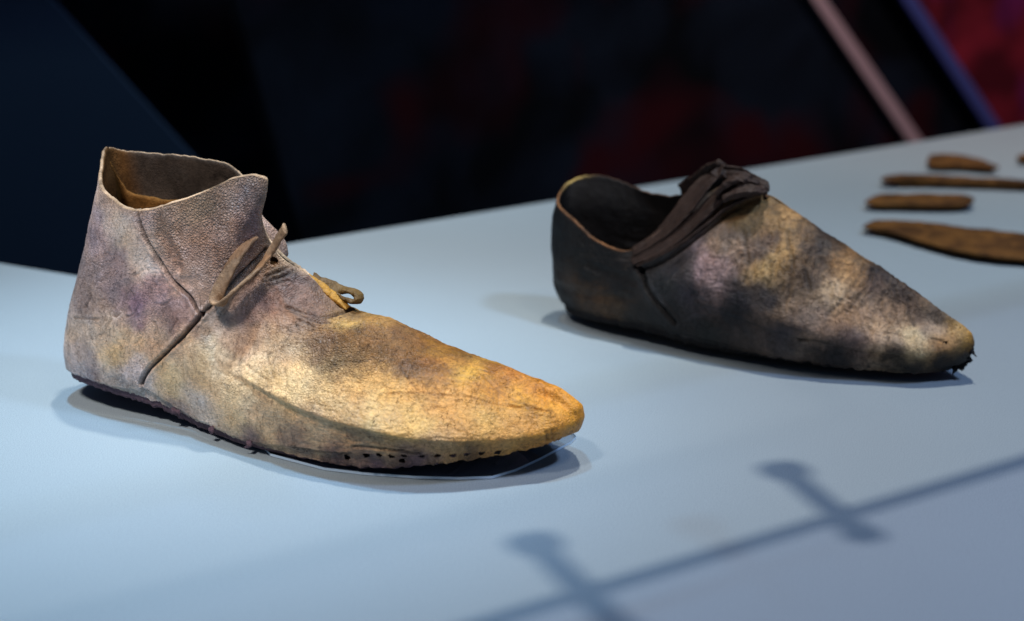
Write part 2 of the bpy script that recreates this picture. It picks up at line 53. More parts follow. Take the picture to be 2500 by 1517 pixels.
SHOE_DARK = dict(
    K=[[[.235,0,.004],[.2421,0,.0101],[.2454,0,.0175],[.2449,0,.0244],[.2413,0,.0288],[.2344,0,.0328]],[[.2268,-.013,.0045],[.2286,-.015,.0093],[.2304,-.017,.0159],[.2301,-.014,.023],[.229,-.006,.0294],[.2282,0,.0359]],[[.2066,-.024,.0049],[.2052,-.028,.0116],[.2039,-.029,.0186],[.2047,-.023,.0285],[.2052,-.012,.0385],[.2089,0,.047]],[[.1797,-.032,.0056],[.1771,-.036,.0135],[.1758,-.037,.0233],[.1771,-.03,.0376],[.1797,-.016,.0507],[.1866,0,.0582]],[[.1508,-.036,.0069],[.1483,-.04,.0168],[.147,-.041,.0285],[.1501,-.033,.0471],[.1554,-.018,.0632],[.1651,0,.0687]],[[.1221,-.036,.0082],[.1193,-.039,.0192],[.1192,-.04,.0324],[.1227,-.033,.0526],[.1295,-.019,.0706],[.1458,0,.0786]],[[.0966,-.034,.01],[.0947,-.036,.0215],[.0945,-.0365,.035],[.099,-.0315,.0549],[.1061,-.021,.0732],[.1262,0,.0884]],[[.0832,-.032,.011],[.0815,-.0345,.0225],[.0814,-.035,.0344],[.0842,-.031,.0492],[.0909,-.025,.0664],[.1054,-.006,.0921]],[[.0696,-.03,.0115],[.0682,-.033,.0223],[.0674,-.033,.0331],[.0692,-.031,.046],[.0739,-.028,.0555],[.0831,-.019,.0747]],[[.0558,-.028,.0118],[.0534,-.03,.0218],[.0527,-.03,.0322],[.0536,-.029,.041],[.055,-.028,.0475],[.0585,-.026,.0537]],[[.0386,-.025,.0113],[.0362,-.027,.0217],[.0353,-.027,.0319],[.036,-.026,.0415],[.0367,-.025,.0487],[.0379,-.024,.0549]],[[.0204,-.018,.01],[.0167,-.02,.0213],[.0155,-.02,.0336],[.0159,-.019,.0446],[.0172,-.0185,.0545],[.0198,-.018,.0628]],[[.0068,-.009,.0099],[.0025,-.011,.022],[.001,-.011,.0382],[.0004,-.0105,.0506],[.0008,-.01,.0617],[.0035,-.01,.0712]],[[.0038,0,.0099],[-.0005,0,.022],[-.002,0,.0382],[-.0026,0,.0506],[-.0022,0,.0617],[-.0004,0,.0751]],[[.0068,.0087,.0099],[.0025,.0107,.022],[.001,.0107,.0382],[.0004,.0102,.0527],[.0008,.0097,.0659],[-.0004,.012,.0782]],[[.0204,.0175,.01],[.0167,.0194,.0213],[.0155,.0194,.0336],[.0159,.0184,.0503],[.0172,.0179,.066],[.0125,.02,.082]],[[.0386,.0243,.0113],[.0362,.0262,.0217],[.0353,.0262,.0319],[.036,.0252,.0487],[.0367,.0243,.063],[.0291,.025,.0789]],[[.0558,.0272,.0118],[.0534,.0291,.0218],[.0527,.0291,.0322],[.0536,.0281,.0473],[.055,.0272,.06],[.0448,.026,.0747]],[[.0696,.0291,.0115],[.0682,.032,.0223],[.0674,.032,.0331],[.0692,.0301,.0465],[.0739,.0272,.0564],[.0676,.022,.0763]],[[.0832,.031,.011],[.0815,.0335,.0225],[.0814,.034,.0344],[.0842,.0301,.0492],[.0909,.0243,.0664],[.0996,.008,.0935]],[[.0966,.033,.01],[.0947,.0349,.0215],[.0945,.0354,.035],[.099,.0306,.0549],[.1061,.0204,.0732],[.1262,-0,.0884]],[[.1221,.0349,.0082],[.1193,.0378,.0192],[.1192,.0388,.0324],[.1227,.032,.0526],[.1295,.0184,.0706],[.1458,-0,.0786]],[[.1508,.0349,.0069],[.1483,.0388,.0168],[.147,.0398,.0285],[.1501,.032,.0471],[.1554,.0175,.0632],[.1651,-0,.0687]],[[.1797,.031,.0056],[.1771,.0349,.0135],[.1758,.0359,.0233],[.1771,.0291,.0376],[.1797,.0155,.0507],[.1866,-0,.0582]],[[.2066,.0233,.0049],[.2052,.0272,.0116],[.2039,.0281,.0186],[.2047,.0223,.0285],[.2052,.0116,.0385],[.2089,-0,.047]],[[.2268,.0126,.0045],[.2286,.0145,.0093],[.2304,.0165,.0159],[.2301,.0136,.023],[.229,.0058,.0294],[.2282,-0,.0359]]],
    us=[0,.0305,.0781,.1305,.1822,.2322,.2767,.3059,.3392,.3743,.408,.4464,.48,.5,.52,.5536,.592,.6257,.6608,.6941,.7233,.7678,.8178,.8695,.9219,.9695],
    uo=.285,
    A=[[.3538,.5879],[.3375,.4221],[.3288,.2915],[.315,.196],[.2988,.1307],[.2862,.0804]],
    B=[],
    C=[],
    D=[[.4712,.0251],[.3725,.0302],[.3038,.0352],[.23,.0302],[.1688,.0251],[.1088,.0352],[.0475,.0653],[.0162,.1005]],
    Dh=[],
    grooves=[[[[.3538,.5879],[.3375,.4221],[.3288,.2915],[.315,.196],[.2988,.1307],[.2862,.0804]],2.2,1.2,.8],[[[.3438,.4774],[.3075,.6231],[.2812,.7387],[.2812,.8744],[.2725,.9749]],2,1.6,.3],[[[.4675,.1156],[.4112,.1357],[.365,.1558]],.8,2.5,.3],[[[.2425,.7487],[.2238,.603],[.2175,.4472]],.5,1,.3],[[[.2125,.8492],[.1862,.7035],[.1737,.4975],[.1725,.4121]],.6,1,.3],[[[.1775,.8342],[.1662,.6482],[.155,.5578]],.4,1,.2],[[[.1288,.9246],[.1212,.794],[.125,.5779],[.1325,.4422]],.6,1,.3],[[[.1188,.9347],[.11,.7739],[.115,.5427]],.5,.9,.3],[[[.07,.8844],[.0612,.7638],[.0538,.6432]],.5,.9,.3],[[[.0938,.8492],[.0888,.7085],[.0762,.5829]],.4,.9,.2],[[[.09,.9095],[.0762,.8141]],.4,.9,.2],[[[.1538,.1859],[.1388,.2161],[.1262,.2211]],.9,.8,.2],[[[.4138,.4724],[.385,.4322],[.3462,.3266]],.5,2,.3],[[[.0362,.5628],[.0262,.5226]],.5,.8,.2]],
    ridges=[[[[.2512,.3467],[.1838,.2965],[.1225,.2864],[.0662,.3618],[.0288,.3518]],-.8,4,0],[[[.0462,.6784],[.0162,.6884]],-.6,3,0]],
    bumps=[[[.2512,.4724],8,1.4],[[.21,.6935],9,-1.2],[[.1812,.6231],9,1],[[.1288,.7136],9,1.2],[[.085,.6332],9,-1],[[.0525,.5678],9,1],[[.3775,.2161],12,-1.2],[[.4362,.3618],12,1],[[.2125,.2915],12,-1.2]],
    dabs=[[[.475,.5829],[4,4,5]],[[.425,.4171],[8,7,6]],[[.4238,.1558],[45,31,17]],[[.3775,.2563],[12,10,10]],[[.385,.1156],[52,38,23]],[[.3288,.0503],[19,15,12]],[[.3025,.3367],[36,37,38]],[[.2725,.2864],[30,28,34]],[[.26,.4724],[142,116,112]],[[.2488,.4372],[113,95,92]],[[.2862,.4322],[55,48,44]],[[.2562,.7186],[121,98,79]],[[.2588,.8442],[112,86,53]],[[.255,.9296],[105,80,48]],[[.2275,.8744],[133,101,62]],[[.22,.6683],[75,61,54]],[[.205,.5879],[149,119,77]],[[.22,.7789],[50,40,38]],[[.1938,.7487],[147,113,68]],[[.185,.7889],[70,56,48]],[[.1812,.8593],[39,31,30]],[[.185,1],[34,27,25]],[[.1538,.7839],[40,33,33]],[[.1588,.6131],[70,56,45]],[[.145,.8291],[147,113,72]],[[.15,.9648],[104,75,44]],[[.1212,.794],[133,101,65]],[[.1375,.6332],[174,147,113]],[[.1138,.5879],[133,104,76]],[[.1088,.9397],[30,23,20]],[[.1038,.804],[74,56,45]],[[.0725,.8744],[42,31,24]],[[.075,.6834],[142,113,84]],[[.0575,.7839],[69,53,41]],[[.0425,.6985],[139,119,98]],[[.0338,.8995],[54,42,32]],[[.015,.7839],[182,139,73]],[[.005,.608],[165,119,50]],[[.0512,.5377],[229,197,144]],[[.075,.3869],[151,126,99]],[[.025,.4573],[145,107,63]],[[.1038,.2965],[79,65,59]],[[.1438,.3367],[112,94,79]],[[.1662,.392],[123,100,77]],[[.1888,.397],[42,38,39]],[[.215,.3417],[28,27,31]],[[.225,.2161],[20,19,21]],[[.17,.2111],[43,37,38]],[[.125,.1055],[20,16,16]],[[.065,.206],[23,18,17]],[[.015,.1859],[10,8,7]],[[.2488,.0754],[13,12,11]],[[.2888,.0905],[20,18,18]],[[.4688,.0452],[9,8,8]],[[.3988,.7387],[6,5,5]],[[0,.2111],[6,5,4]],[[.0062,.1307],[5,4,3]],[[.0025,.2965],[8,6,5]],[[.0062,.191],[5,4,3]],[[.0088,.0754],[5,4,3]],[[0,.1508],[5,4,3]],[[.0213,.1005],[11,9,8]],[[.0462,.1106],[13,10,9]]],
    holes=[[.0238,.5025],[.1512,.0101],[.1338,.0101],[.0925,.0402]],
    eyelet=[],
    torn=[[0,.1608],[.0012,.1156],[0,.2111],[.0025,.0653],[0,.1357],[.0025,.0854],[0,.2513],[.0062,.0452]],
    tuck=[[.2475,.2362],[.1825,.2161],[.1225,.2161],[.065,.2563],[.0275,.2563]],
    tuckd=.0018,
    wrinkles=[[[.12,.7186],20,.0006,[300,100,100]],[[.1875,.6332],22,.0007,[300,100,100]],[[.0688,.7638],18,.0006,[300,100,100]],[[.2438,.5628],18,.0006,[300,100,100]],[[.3938,.196],30,.0003,[90,200,300]],[[.2475,.2261],25,.0003,[120,200,300]]],
    pebble=[],
    counter=[],
    strap=[[[.0603,-.0275,.0533,30],[.0711,-.025,.0608,30],[.0808,-.022,.0708,20],[.0882,-.017,.0819,15],[.0939,-.011,.0919,20],[.0977,-.005,.0965,30],[.0996,.001,.0979,50]],[[.0615,-.031,.0491,20],[.0738,-.0305,.0558,15],[.0859,-.0275,.0647,15],[.0957,-.0225,.0751,20],[.104,-.017,.0852,20],[.1122,-.011,.0937,30],[.1181,-.005,.0964,50]],[[.0658,-.033,.0472,60],[.0782,-.032,.0546,60],[.0903,-.029,.0625,60],[.1025,-.024,.0734,60],[.1122,-.019,.0828,60],[.122,-.014,.0887,60],[.1287,-.008,.0912,60]]],
    knot=[[[.0991,-.009,.0967,20],[.1031,-.004,.0983,10],[.1112,-.003,.098,20],[.1202,-.004,.0955,40],[.1274,-.005,.0937,70],[.1282,-.008,.0907,90]],[[.1059,-.019,.089,70],[.1117,-.016,.096,50],[.1184,-.012,.0982,30],[.1258,-.009,.095,60]],[[.1104,-.021,.0876,50],[.1187,-.018,.0921,40],[.1258,-.015,.0932,50],[.1294,-.01,.0921,70]]],
    farband=[[[.101,.004,.0998,60],[.0904,.012,.0941,40],[.0789,.019,.0855,30],[.0684,.023,.0782,20]]],
)
TAN_AT = (-0.2143, 0.8392, -23.0)
DARK_AT = (0.0278, 0.9722, -29.0)
FRAG_BIG = [[.2472,1.1655],[.2598,1.1813],[.2858,1.1788],[.3118,1.1643],[.3374,1.1512],[.3575,1.1407],[.3853,1.1203],[.3821,1.0888],[.3595,1.0731],[.336,1.0762],[.3138,1.0846],[.2956,1.0995],[.2788,1.1225],[.2642,1.1465],[.2534,1.1571]]
FRAG_BAR = [[.2633,1.2392],[.2715,1.2542],[.2824,1.2611],[.3047,1.2625],[.3355,1.2597],[.3456,1.2528],[.345,1.2419],[.3379,1.2298],[.321,1.2259],[.2967,1.2272],[.2728,1.2298],[.2647,1.2325]]
FRAG_STRIP = [[.2906,1.3161],[.2997,1.3282],[.3202,1.3313],[.3514,1.3236],[.3818,1.3146],[.4119,1.3056],[.448,1.2968],[.4463,1.2866],[.4084,1.2938],[.3778,1.2997],[.3465,1.3041],[.3151,1.3086],[.2939,1.3086]]
FRAG_WEDGE = [[.3502,1.4055],[.3626,1.4106],[.3788,1.4055],[.3887,1.3904],[.396,1.3626],[.3869,1.3578],[.3687,1.3658],[.3428,1.3707]]
FRAG_CHIP = [[.4224,1.4021],[.4335,1.414],[.4485,1.4175],[.4559,1.4072],[.4483,1.3937],[.4301,1.3904],[.4224,1.3937]]
ACRYLIC = [[.0309,.7691],[.0284,.7625],[.0132,.7413],[.0015,.7271],[-.0089,.7191],[-.0249,.7177],[-.0438,.7191],[-.0668,.7231],[-.0863,.7291],[-.1135,.7465]]
TABLE_EDGE = [[.4783,1.5755],[-.2755,1.0548],[-.3384,1.0879]]
WALL_BASE = [[-.2869,1.047],[.4783,1.5755]]
PANEL_BASE = [[-.3384,1.0879],[-.2755,1.0548],[-.1598,.9938]]
BATTEN_PROF = [(1.8517, -0.7), (1.8813, -0.7), (0.7687, 0.45), (0.7518, 0.45)]
EDGE_PROF = [(2.0193, -0.7), (2.0453, -0.7), (0.9013, 0.45), (0.8767, 0.45)]
RED_PROF = [(2.0419, -0.7), (2.6, -0.7), (2.6, 0.45), (0.8831, 0.45)]
PANEL_PROF = [(-0.9, -0.7), (-0.1118, -0.7), (-0.1729, -0.05), (-0.8075, 0.5), (-0.9, 0.5)]
TAN_GAIN, DARK_GAIN = 1.5, 1.85
RAIL = [[-0.0081, 0.5808], [0.2389, 0.7409]]
CLAMPS = [([0.0092, 0.6513], [0.0415, 0.5725]), ([0.1251, 0.7307], [0.1475, 0.6596])]
ACRYLIC_BACK = [[-0.1393, 0.7986], [-0.0899, 0.8016], [-0.0381, 0.8076], [0.0037, 0.7986], [0.0261, 0.7853]]
# ---------------------------------------------------------------- shoe surface (numpy)
VK = np.array([0, .11, .25, .50, .77, 1.0])
def hermite(ts, P, t):
    """Catmull-Rom on uneven knots; ts has one ghost knot at each end."""
    i = np.clip(np.searchsorted(ts, t, side='right') - 1, 1, len(ts) - 3)
    sh = (-1,) + (1,) * (P.ndim - 1)
    def tan(j):
        a = ((ts[j] - ts[j-1])).reshape(sh); b = ((ts[j+1] - ts[j])).reshape(sh)
        return ((P[j] - P[j-1]) / a * b + (P[j+1] - P[j]) / b * a) / (a + b)
    h = (ts[i+1] - ts[i]).reshape(sh); s = ((t - ts[i]) / (ts[i+1] - ts[i])).reshape(sh)
    return ((2*s**3 - 3*s**2 + 1) * P[i] + (s**3 - 2*s**2 + s) * h * tan(i)
            + (-2*s**3 + 3*s**2) * P[i+1] + (s**3 - s**2) * h * tan(i+1))
def base_grid(K, us, u_open, NU, NV):
    """K: stations x 6 x 3 around the shoe (toe, near side, heel, far side) -> NV x NU x 3."""
    K = np.asarray(K, float); us = np.asarray(us, float)
    Kp = np.concatenate([K[-2:], K, K[:3]]); up = np.concatenate([us[-2:] - 1, us, us[:3] + 1])
    u = np.arange(NU) / NU
    rows = hermite(up, Kp, u)                                   # NU x 6 x 3
    opp = rows[(-np.arange(NU)) % NU]
    d = np.minimum(u, 1 - u)
    w = np.clip((u_open - d) / .03, 0, 1)[:, None]
    ghost = w * opp[:, 4] + (1 - w) * (2 * rows[:, 5] - rows[:, 4])
    cols = np.concatenate([(2*rows[:, :1] - rows[:, 1:2]), rows, ghost[:, None]], 1)
    vk = np.concatenate([[-.11], VK, [1.23]])
    v = np.linspace(0, 1, NV)
    return hermite(vk, cols.transpose(1, 0, 2), v)              # NV x NU x 3
def grid_normals(P):
    du = np.roll(P, -1, 1) - np.roll(P, 1, 1)
    dv = np.gradient(P, axis=0)
    n = np.cross(dv, du); n /= np.linalg.norm(n, axis=2, keepdims=True) + 1e-12
    return n
def at_uv(P, u, v):
    NV, NU = P.shape[:2]
    a = (u % 1) * NU; b = np.clip(v, 0, 1) * (NV - 1)
    i0 = int(a) % NU; i1 = (i0 + 1) % NU; j0 = int(b); j1 = min(j0 + 1, NV - 1); fa = a - int(a); fb = b - j0
    return (P[j0, i0]*(1-fa) + P[j0, i1]*fa)*(1-fb) + (P[j1, i0]*(1-fa) + P[j1, i1]*fa)*fb
# ---------------------------------------------------------------- helpers
def srgb(r, g, b): return tuple(((c/255 + .055)/1.055)**2.4 if c > 10 else c/255/12.92 for c in (r, g, b))
def tag(o, label=None, cat=None, group=None, kind=None):
    for k, v in (('label', label), ('category', cat), ('group', group), ('kind', kind)):
        if v: o[k] = v
    return o
def empty(name, loc, rz=0):
    o = bpy.data.objects.new(name, None); COL.objects.link(o); o.location = loc; o.rotation_euler = (0, 0, math.radians(rz)); o.empty_display_size = .02; return o
def mesh(name, verts, faces, mat, parent=None, col=None, smooth=True):
    me = bpy.data.meshes.new(name)
    verts = np.asarray(verts, np.float32)
    if isinstance(faces, np.ndarray):
        me.vertices.add(len(verts)); me.vertices.foreach_set('co', verts.ravel())
        n, k = faces.shape
        me.loops.add(n*k); me.loops.foreach_set('vertex_index', faces.astype(np.int32).ravel())
        me.polygons.add(n); me.polygons.foreach_set('loop_start', np.arange(n, dtype=np.int32)*k)
        me.update(calc_edges=True)
    else: me.from_pydata(verts.tolist(), [], faces)
    if smooth: me.polygons.foreach_set('use_smooth', np.ones(len(me.polygons), bool))
    if col is not None:
        a = me.color_attributes.new('Col', 'FLOAT_COLOR', 'POINT')
        c = np.zeros((len(verts), 4), np.float32); c[:, :col.shape[1]] = col; a.data.foreach_set('color', c.ravel())
    me.materials.append(mat); me.validate()
    o = bpy.data.objects.new(name, me); COL.objects.link(o)
    if parent: o.parent = parent
    return o
RS = np.random.RandomState(7); PERM = np.concatenate([RS.permutation(256)]*3); GR = RS.normal(size=(256, 3)); GR /= np.linalg.norm(GR, axis=1, keepdims=True); GX, GY, GZ = GR.T.astype(np.float32).copy()
def noise(p):
    """gradient noise, p N x 3 -> about -1..1"""
    p = np.asarray(p, np.float32); i = np.floor(p).astype(np.int32); f = p - i; i &= 255; w = f*f*f*(f*(f*6 - 15) + 10)
    x, y, z = f.T; wx, wy, wz = w.T; ix, iy, iz = i.T; r = np.zeros(len(p), np.float32)
    for a in (0, 1):
        ha = PERM[ix + a]; ka = wx if a else 1 - wx
        for b in (0, 1):
            hb = PERM[ha + iy + b]; kb = ka*(wy if b else 1 - wy)
            for c in (0, 1):
                h = PERM[hb + iz + c]; r += kb*(wz if c else 1 - wz)*(GX[h]*(x - a) + GY[h]*(y - b) + GZ[h]*(z - c))
    return r*1.6
def fbm(p, n=4, g=.5):
    r, a = 0, 1.
    for k in range(n): r = r + a*noise(p * 2**k + 17.3*k); a *= g
    return r
def smooth01(x): x = np.clip(x, 0, 1); return x*x*(3 - 2*x)
# ---------------------------------------------------------------- materials
def material(name):
    m = bpy.data.materials.new(name); m.use_nodes = True; nt = m.node_tree
    return m, nt, nt.nodes['Principled BSDF'], nt.nodes.new, nt.links.new
def math_node(nt, op, a, b=None, c=None, clamp=False):
    n = nt.nodes.new('ShaderNodeMath'); n.operation = op; n.use_clamp = clamp
    for k, x in enumerate((a, b, c)):
        if x is None: continue
        if isinstance(x, (int, float)): n.inputs[k].default_value = x
        else: nt.links.new(x, n.inputs[k])
    return n.outputs[0]
def noise_node(nt, vec, scale, detail=4, rough=.55, dist=0):
    n = nt.nodes.new('ShaderNodeTexNoise'); n.inputs['Scale'].default_value = scale; n.inputs['Detail'].default_value = detail
    n.inputs['Roughness'].default_value = rough; n.inputs['Distortion'].default_value = dist; nt.links.new(vec, n.inputs['Vector']); return n
def mix_node(nt, fac, a, b, mode='MIX'):
    n = nt.nodes.new('ShaderNodeMix'); n.data_type = 'RGBA'; n.blend_type = mode
    for k, x in ((0, fac), (6, a), (7, b)):
        if isinstance(x, (int, float)): n.inputs[k].default_value = x
        elif isinstance(x, tuple): n.inputs[k].default_value = (*x, 1)
        else: nt.links.new(x, n.inputs[k])
    return n.outputs[2]
def range_node(nt, x, a, b, c=0., d=1.):
    n = nt.nodes.new('ShaderNodeMapRange'); n.inputs[1].default_value = a; n.inputs[2].default_value = b; n.inputs[3].default_value = c; n.inputs[4].default_value = d
    nt.links.new(x, n.inputs[0]); return n.outputs[0]
def leather(name, colour=None, pebble=.35, crack=.6, rough=(.5, .78), grain=1., spec=.35, gain=1., second=None):
    """aged leather: colour from the surface's stain-and-shade map (or one colour), pores, pebbled grain, fine cracks"""
    m, nt, bs, new, link = material(name)
    tc = new('ShaderNodeTexCoord'); vec = tc.outputs['Object']
    if colour is None: at = new('ShaderNodeAttribute'); at.attribute_name = 'Col'; base = at.outputs['Color']
    else: rgb = new('ShaderNodeRGB'); rgb.outputs[0].default_value = (*colour, 1); base = rgb.outputs[0]
    if gain != 1: base = mix_node(nt, 1., base, (gain, gain, gain), 'MULTIPLY')
    if second: sn = noise_node(nt, vec, 42, 4, .6, .6); base = mix_node(nt, range_node(nt, sn.outputs['Fac'], .42, .6), base, second)
    warp = noise_node(nt, vec, 140, 3)
    vm = new('ShaderNodeVectorMath'); vm.operation = 'MULTIPLY_ADD'; link(warp.outputs['Color'], vm.inputs[0]); vm.inputs[1].default_value = (.0022,)*3; link(vec, vm.inputs[2]); wv = vm.outputs[0]
    blot = noise_node(nt, wv, 65, 6, .62)
    c1 = mix_node(nt, 1., base, range_node(nt, blot.outputs['Fac'], .32, .68, .76, 1.20), 'MULTIPLY')
    tint = noise_node(nt, vec, 38, 5, .6)
    c2 = mix_node(nt, range_node(nt, tint.outputs['Fac'], .46, .68, 0, .42), c1, mix_node(nt, 1., c1, (.90, .88, .98), 'MULTIPLY'))
    fine = noise_node(nt, wv, 620, 5, .7)
    c3 = mix_node(nt, 1., c2, range_node(nt, fine.outputs['Fac'],   .30, .70, .64*grain + (1-grain), 1.30*grain + (1-grain)), 'MULTIPLY')
    mp = new('ShaderNodeMapping'); mp.inputs['Scale'].default_value = (1, .42, .55); link(vec, mp.inputs['Vector'])
    ln = noise_node(nt, mp.outputs[0], 190, 4, .62, .35); ln2 = noise_node(nt, vec, 120, 3, .6, .5); cm = noise_node(nt, vec, 48, 3)
    ridge1 = range_node(nt, math_node(nt, 'ABSOLUTE', math_node(nt, 'SUBTRACT', ln.outputs['Fac'], .5)), 0, .022, 1, 0)
    ridge2 = range_node(nt, math_node(nt, 'ABSOLUTE', math_node(nt, 'SUBTRACT', ln2.outputs['Fac'], .5)), 0, .007, 1, 0)
    line = math_node(nt, 'ADD', math_node(nt, 'MULTIPLY', ridge1, range_node(nt, cm.outputs['Fac'], .42, .62, 0, crack*.55)), math_node(nt, 'MULTIPLY', ridge2, range_node(nt, cm.outputs['Fac'], .60, .45, 0, crack)))
    c4 = mix_node(nt, math_node(nt, 'MINIMUM', line, .9), c3, mix_node(nt, 1., c3, (.36, .30, .28), 'MULTIPLY'))
    link(c4, bs.inputs['Base Color'])
    pb = new('ShaderNodeTexVoronoi'); pb.feature = 'DISTANCE_TO_EDGE'; pb.inputs['Scale'].default_value = 720; link(vec, pb.inputs['Vector'])
    pm = noise_node(nt, vec, 30, 2)
    pebf = range_node(nt, pm.outputs['Fac'], .35, .65, pebble*.25, pebble*.8)
    if colour is None: pebf = math_node(nt, 'ADD', pebf, math_node(nt, 'MULTIPLY', at.outputs['Alpha'], .9))
    h = math_node(nt, 'MULTIPLY', range_node(nt, pb.outputs['Distance'], 0, .35), pebf)
    h = math_node(nt, 'ADD', h, math_node(nt, 'MULTIPLY', fine.outputs['Fac'], .45*grain))
    h = math_node(nt, 'ADD', h, math_node(nt, 'MULTIPLY', blot.outputs['Fac'], .5))
    h = math_node(nt, 'SUBTRACT', h, math_node(nt, 'MULTIPLY', line, .6))
    bp = new('ShaderNodeBump'); bp.inputs['Strength'].default_value = .75; bp.inputs['Distance'].default_value = .0011; link(h, bp.inputs['Height']); link(bp.outputs[0], bs.inputs['Normal'])
    link(range_node(nt, blot.outputs['Fac'], .3, .7, rough[0], rough[1]), bs.inputs['Roughness']); bs.inputs['Specular IOR Level'].default_value = spec
    return m
M_TAN = leather('tan_leather', None, .36, .95, (.40, .66), spec=.45)
M_DARK = leather('dark_leather', None, .25, .9, (.40, .66), spec=.30)
M_SUEDE = leather('brown_suede_lining', srgb(112, 74, 34), .2, .2, (.85, .95), spec=.1)
M_BLACKLIN = leather('black_lining', srgb(34, 24, 18), .2, .2, (.7, .9), spec=.2)
M_LACE = leather('lace_leather', srgb(140, 110, 82), .2, .3, (.55, .8))
M_LACEY = leather('yellow_lace_leather', srgb(172, 122, 42), .2, .6, (.5, .7))
M_LACED = leather('olive_lace_leather', srgb(96, 70, 30), .2, .6, (.5, .7))
M_STRAP = leather('strap_leather', srgb(52, 37, 30), .2, .5, (.45, .7), spec=.25)
M_SOLE = leather('sole_leather', srgb(98, 78, 86), .3, .5, (.6, .85), spec=.2)
M_SOLED = leather('dark_sole_leather', srgb(22, 19, 20), .3, .3, (.6, .85), spec=.2)
M_FRAG = leather('fragment_leather', srgb(108, 72, 34), .3, .5, (.6, .85), spec=.15, second=srgb(76, 49, 24))
def paint(name, colour, rough=.5, speck=.06, spec=.3):
    m, nt, bs, new, link = material(name); vec = new('ShaderNodeTexCoord').outputs['Object']
    a = noise_node(nt, vec, 1900, 2, .7); b = noise_node(nt, vec, 5, 4, .5)
    v = math_node(nt, 'MULTIPLY', range_node(nt, a.outputs['Fac'], .3, .7, 1-speck, 1+speck), range_node(nt, b.outputs['Fac'], .3, .7, .97, 1.03))
    link(mix_node(nt, 1., (*colour,), v, 'MULTIPLY'), bs.inputs['Base Color']); bs.inputs['Roughness'].default_value = rough; bs.inputs['Specular IOR Level'].default_value = spec
    bp = new('ShaderNodeBump'); bp.inputs['Strength'].default_value = .15; bp.inputs['Distance'].default_value = .0004; link(a.outputs['Fac'], bp.inputs['Height']); link(bp.outputs[0], bs.inputs['Normal'])
    return m
M_TABLE = paint('table_paint', (.275, .325, .350), .55, .30, .25)
M_NAVY = paint('navy_board', (.012, .023, .044), .7, .05, .1)
M_PINK = paint('pink_batten_paint', (.60, .38, .38), .6)
M_BLUE = paint('blue_edge_paint', (.08, .09, .30), .6)
def patchy(name, a, b, c):
    m, nt, bs, new, link = material(name); vec = new('ShaderNodeTexCoord').outputs['Object']
    n = noise_node(nt, vec, 9, 3, .5, .3); q = noise_node(nt, vec, 6, 2, .5)
    col = mix_node(nt, range_node(nt, n.outputs['Fac'], .40, .62), a, b); col = mix_node(nt, range_node(nt, q.outputs['Fac'], .54, .66, 0, .8), col, c)
    link(col, bs.inputs['Base Color']); bs.inputs['Roughness'].default_value = .7; bs.inputs['Specular IOR Level'].default_value = .1; return m
M_RED = patchy('printed_red_board', (.10, .008, .014), (.32, .020, .036), (.20, .02, .14))
def printed():
    """dark printed backdrop: blue-black with dim red and slate shapes of its own"""
    m, nt, bs, new, link = material('printed_backdrop'); vec = new('ShaderNodeTexCoord').outputs['Object']
    n = noise_node(nt, vec, 7, 3, .5, .4)
    c = mix_node(nt, range_node(nt, n.outputs['Fac'], .42, .66), (.003, .0035, .005), (.009, .0125, .021))
    n2 = noise_node(nt, vec, 5.2, 2, .5, .3)
    c = mix_node(nt, range_node(nt, n2.outputs['Fac'], .56, .70, 0, .9), c, (.034, .004, .006))
    link(c, bs.inputs['Base Color']); bs.inputs['Roughness'].default_value = .8; bs.inputs['Specular IOR Level'].default_value = .05
    return m
M_PRINT = printed()
def clear(name, tint, gloss=.35):
    m, nt, bs, new, link = material(name); nt.nodes.remove(bs)
    t = new('ShaderNodeBsdfTransparent'); t.inputs[0].default_value = (*tint, 1); g = new('ShaderNodeBsdfGlossy'); g.inputs['Roughness'].default_value = .05
    f = new('ShaderNodeFresnel'); f.inputs[0].default_value = 1.25; mx = new('ShaderNodeMixShader'); link(math_node(nt, 'MULTIPLY', f.outputs[0], gloss), mx.inputs[0]); link(t.outputs[0], mx.inputs[1]); link(g.outputs[0], mx.inputs[2])
    link(mx.outputs[0], nt.nodes['Material Output'].inputs['Surface']); return m
M_GLASS = clear('glass', (.86, .86, .92)); M_ACRYLIC = clear('clear_acrylic', (.90, .94, .99)); M_CUT = paint('polished_cut_edge', (.55, .68, .80), .15, .02, .6)
def metal():
    m, nt, bs, new, link = material('brushed_metal'); bs.inputs['Base Color'].default_value = (.45, .45, .46, 1); bs.inputs['Metallic'].default_value = 1; bs.inputs['Roughness'].default_value = .35; return m
M_METAL = metal()
# ---------------------------------------------------------------- setting
def box(name, lo, hi, mat, parent=None, bev=.0):
    x0, y0, z0 = lo; x1, y1, z1 = hi
    v = [(x0,y0,z0),(x1,y0,z0),(x1,y1,z0),(x0,y1,z0),(x0,y0,z1),(x1,y0,z1),(x1,y1,z1),(x0,y1,z1)]
    return mesh(name, v, [(3,2,1,0),(4,5,6,7),(0,1,5,4),(1,2,6,5),(2,3,7,6),(3,0,4,7)], mat, parent, smooth=False)
e0, e1, e2 = [Vector((*p, 0)) for p in TABLE_EDGE]
TOP = [(-1.0, .25), (1.3, .25), tuple((e0 + (e0 - e1)*.9)[:2]), tuple(e1[:2]), tuple((e2 + (e2 - e1)*6)[:2])]
mt = len(TOP); tag(mesh('table_top', [(x, y, z) for z in (-.05, 0) for x, y in TOP], [tuple(range(mt))[::-1], tuple(range(mt, 2*mt))] + [(i, (i+1) % mt, (i+1) % mt + mt, i + mt) for i in range(mt)], M_TABLE, smooth=False), kind='structure')
tag(box('back_wall', (-4, 3.2, -.9), (4, 3.3, 2.4), M_PRINT), kind='structure')
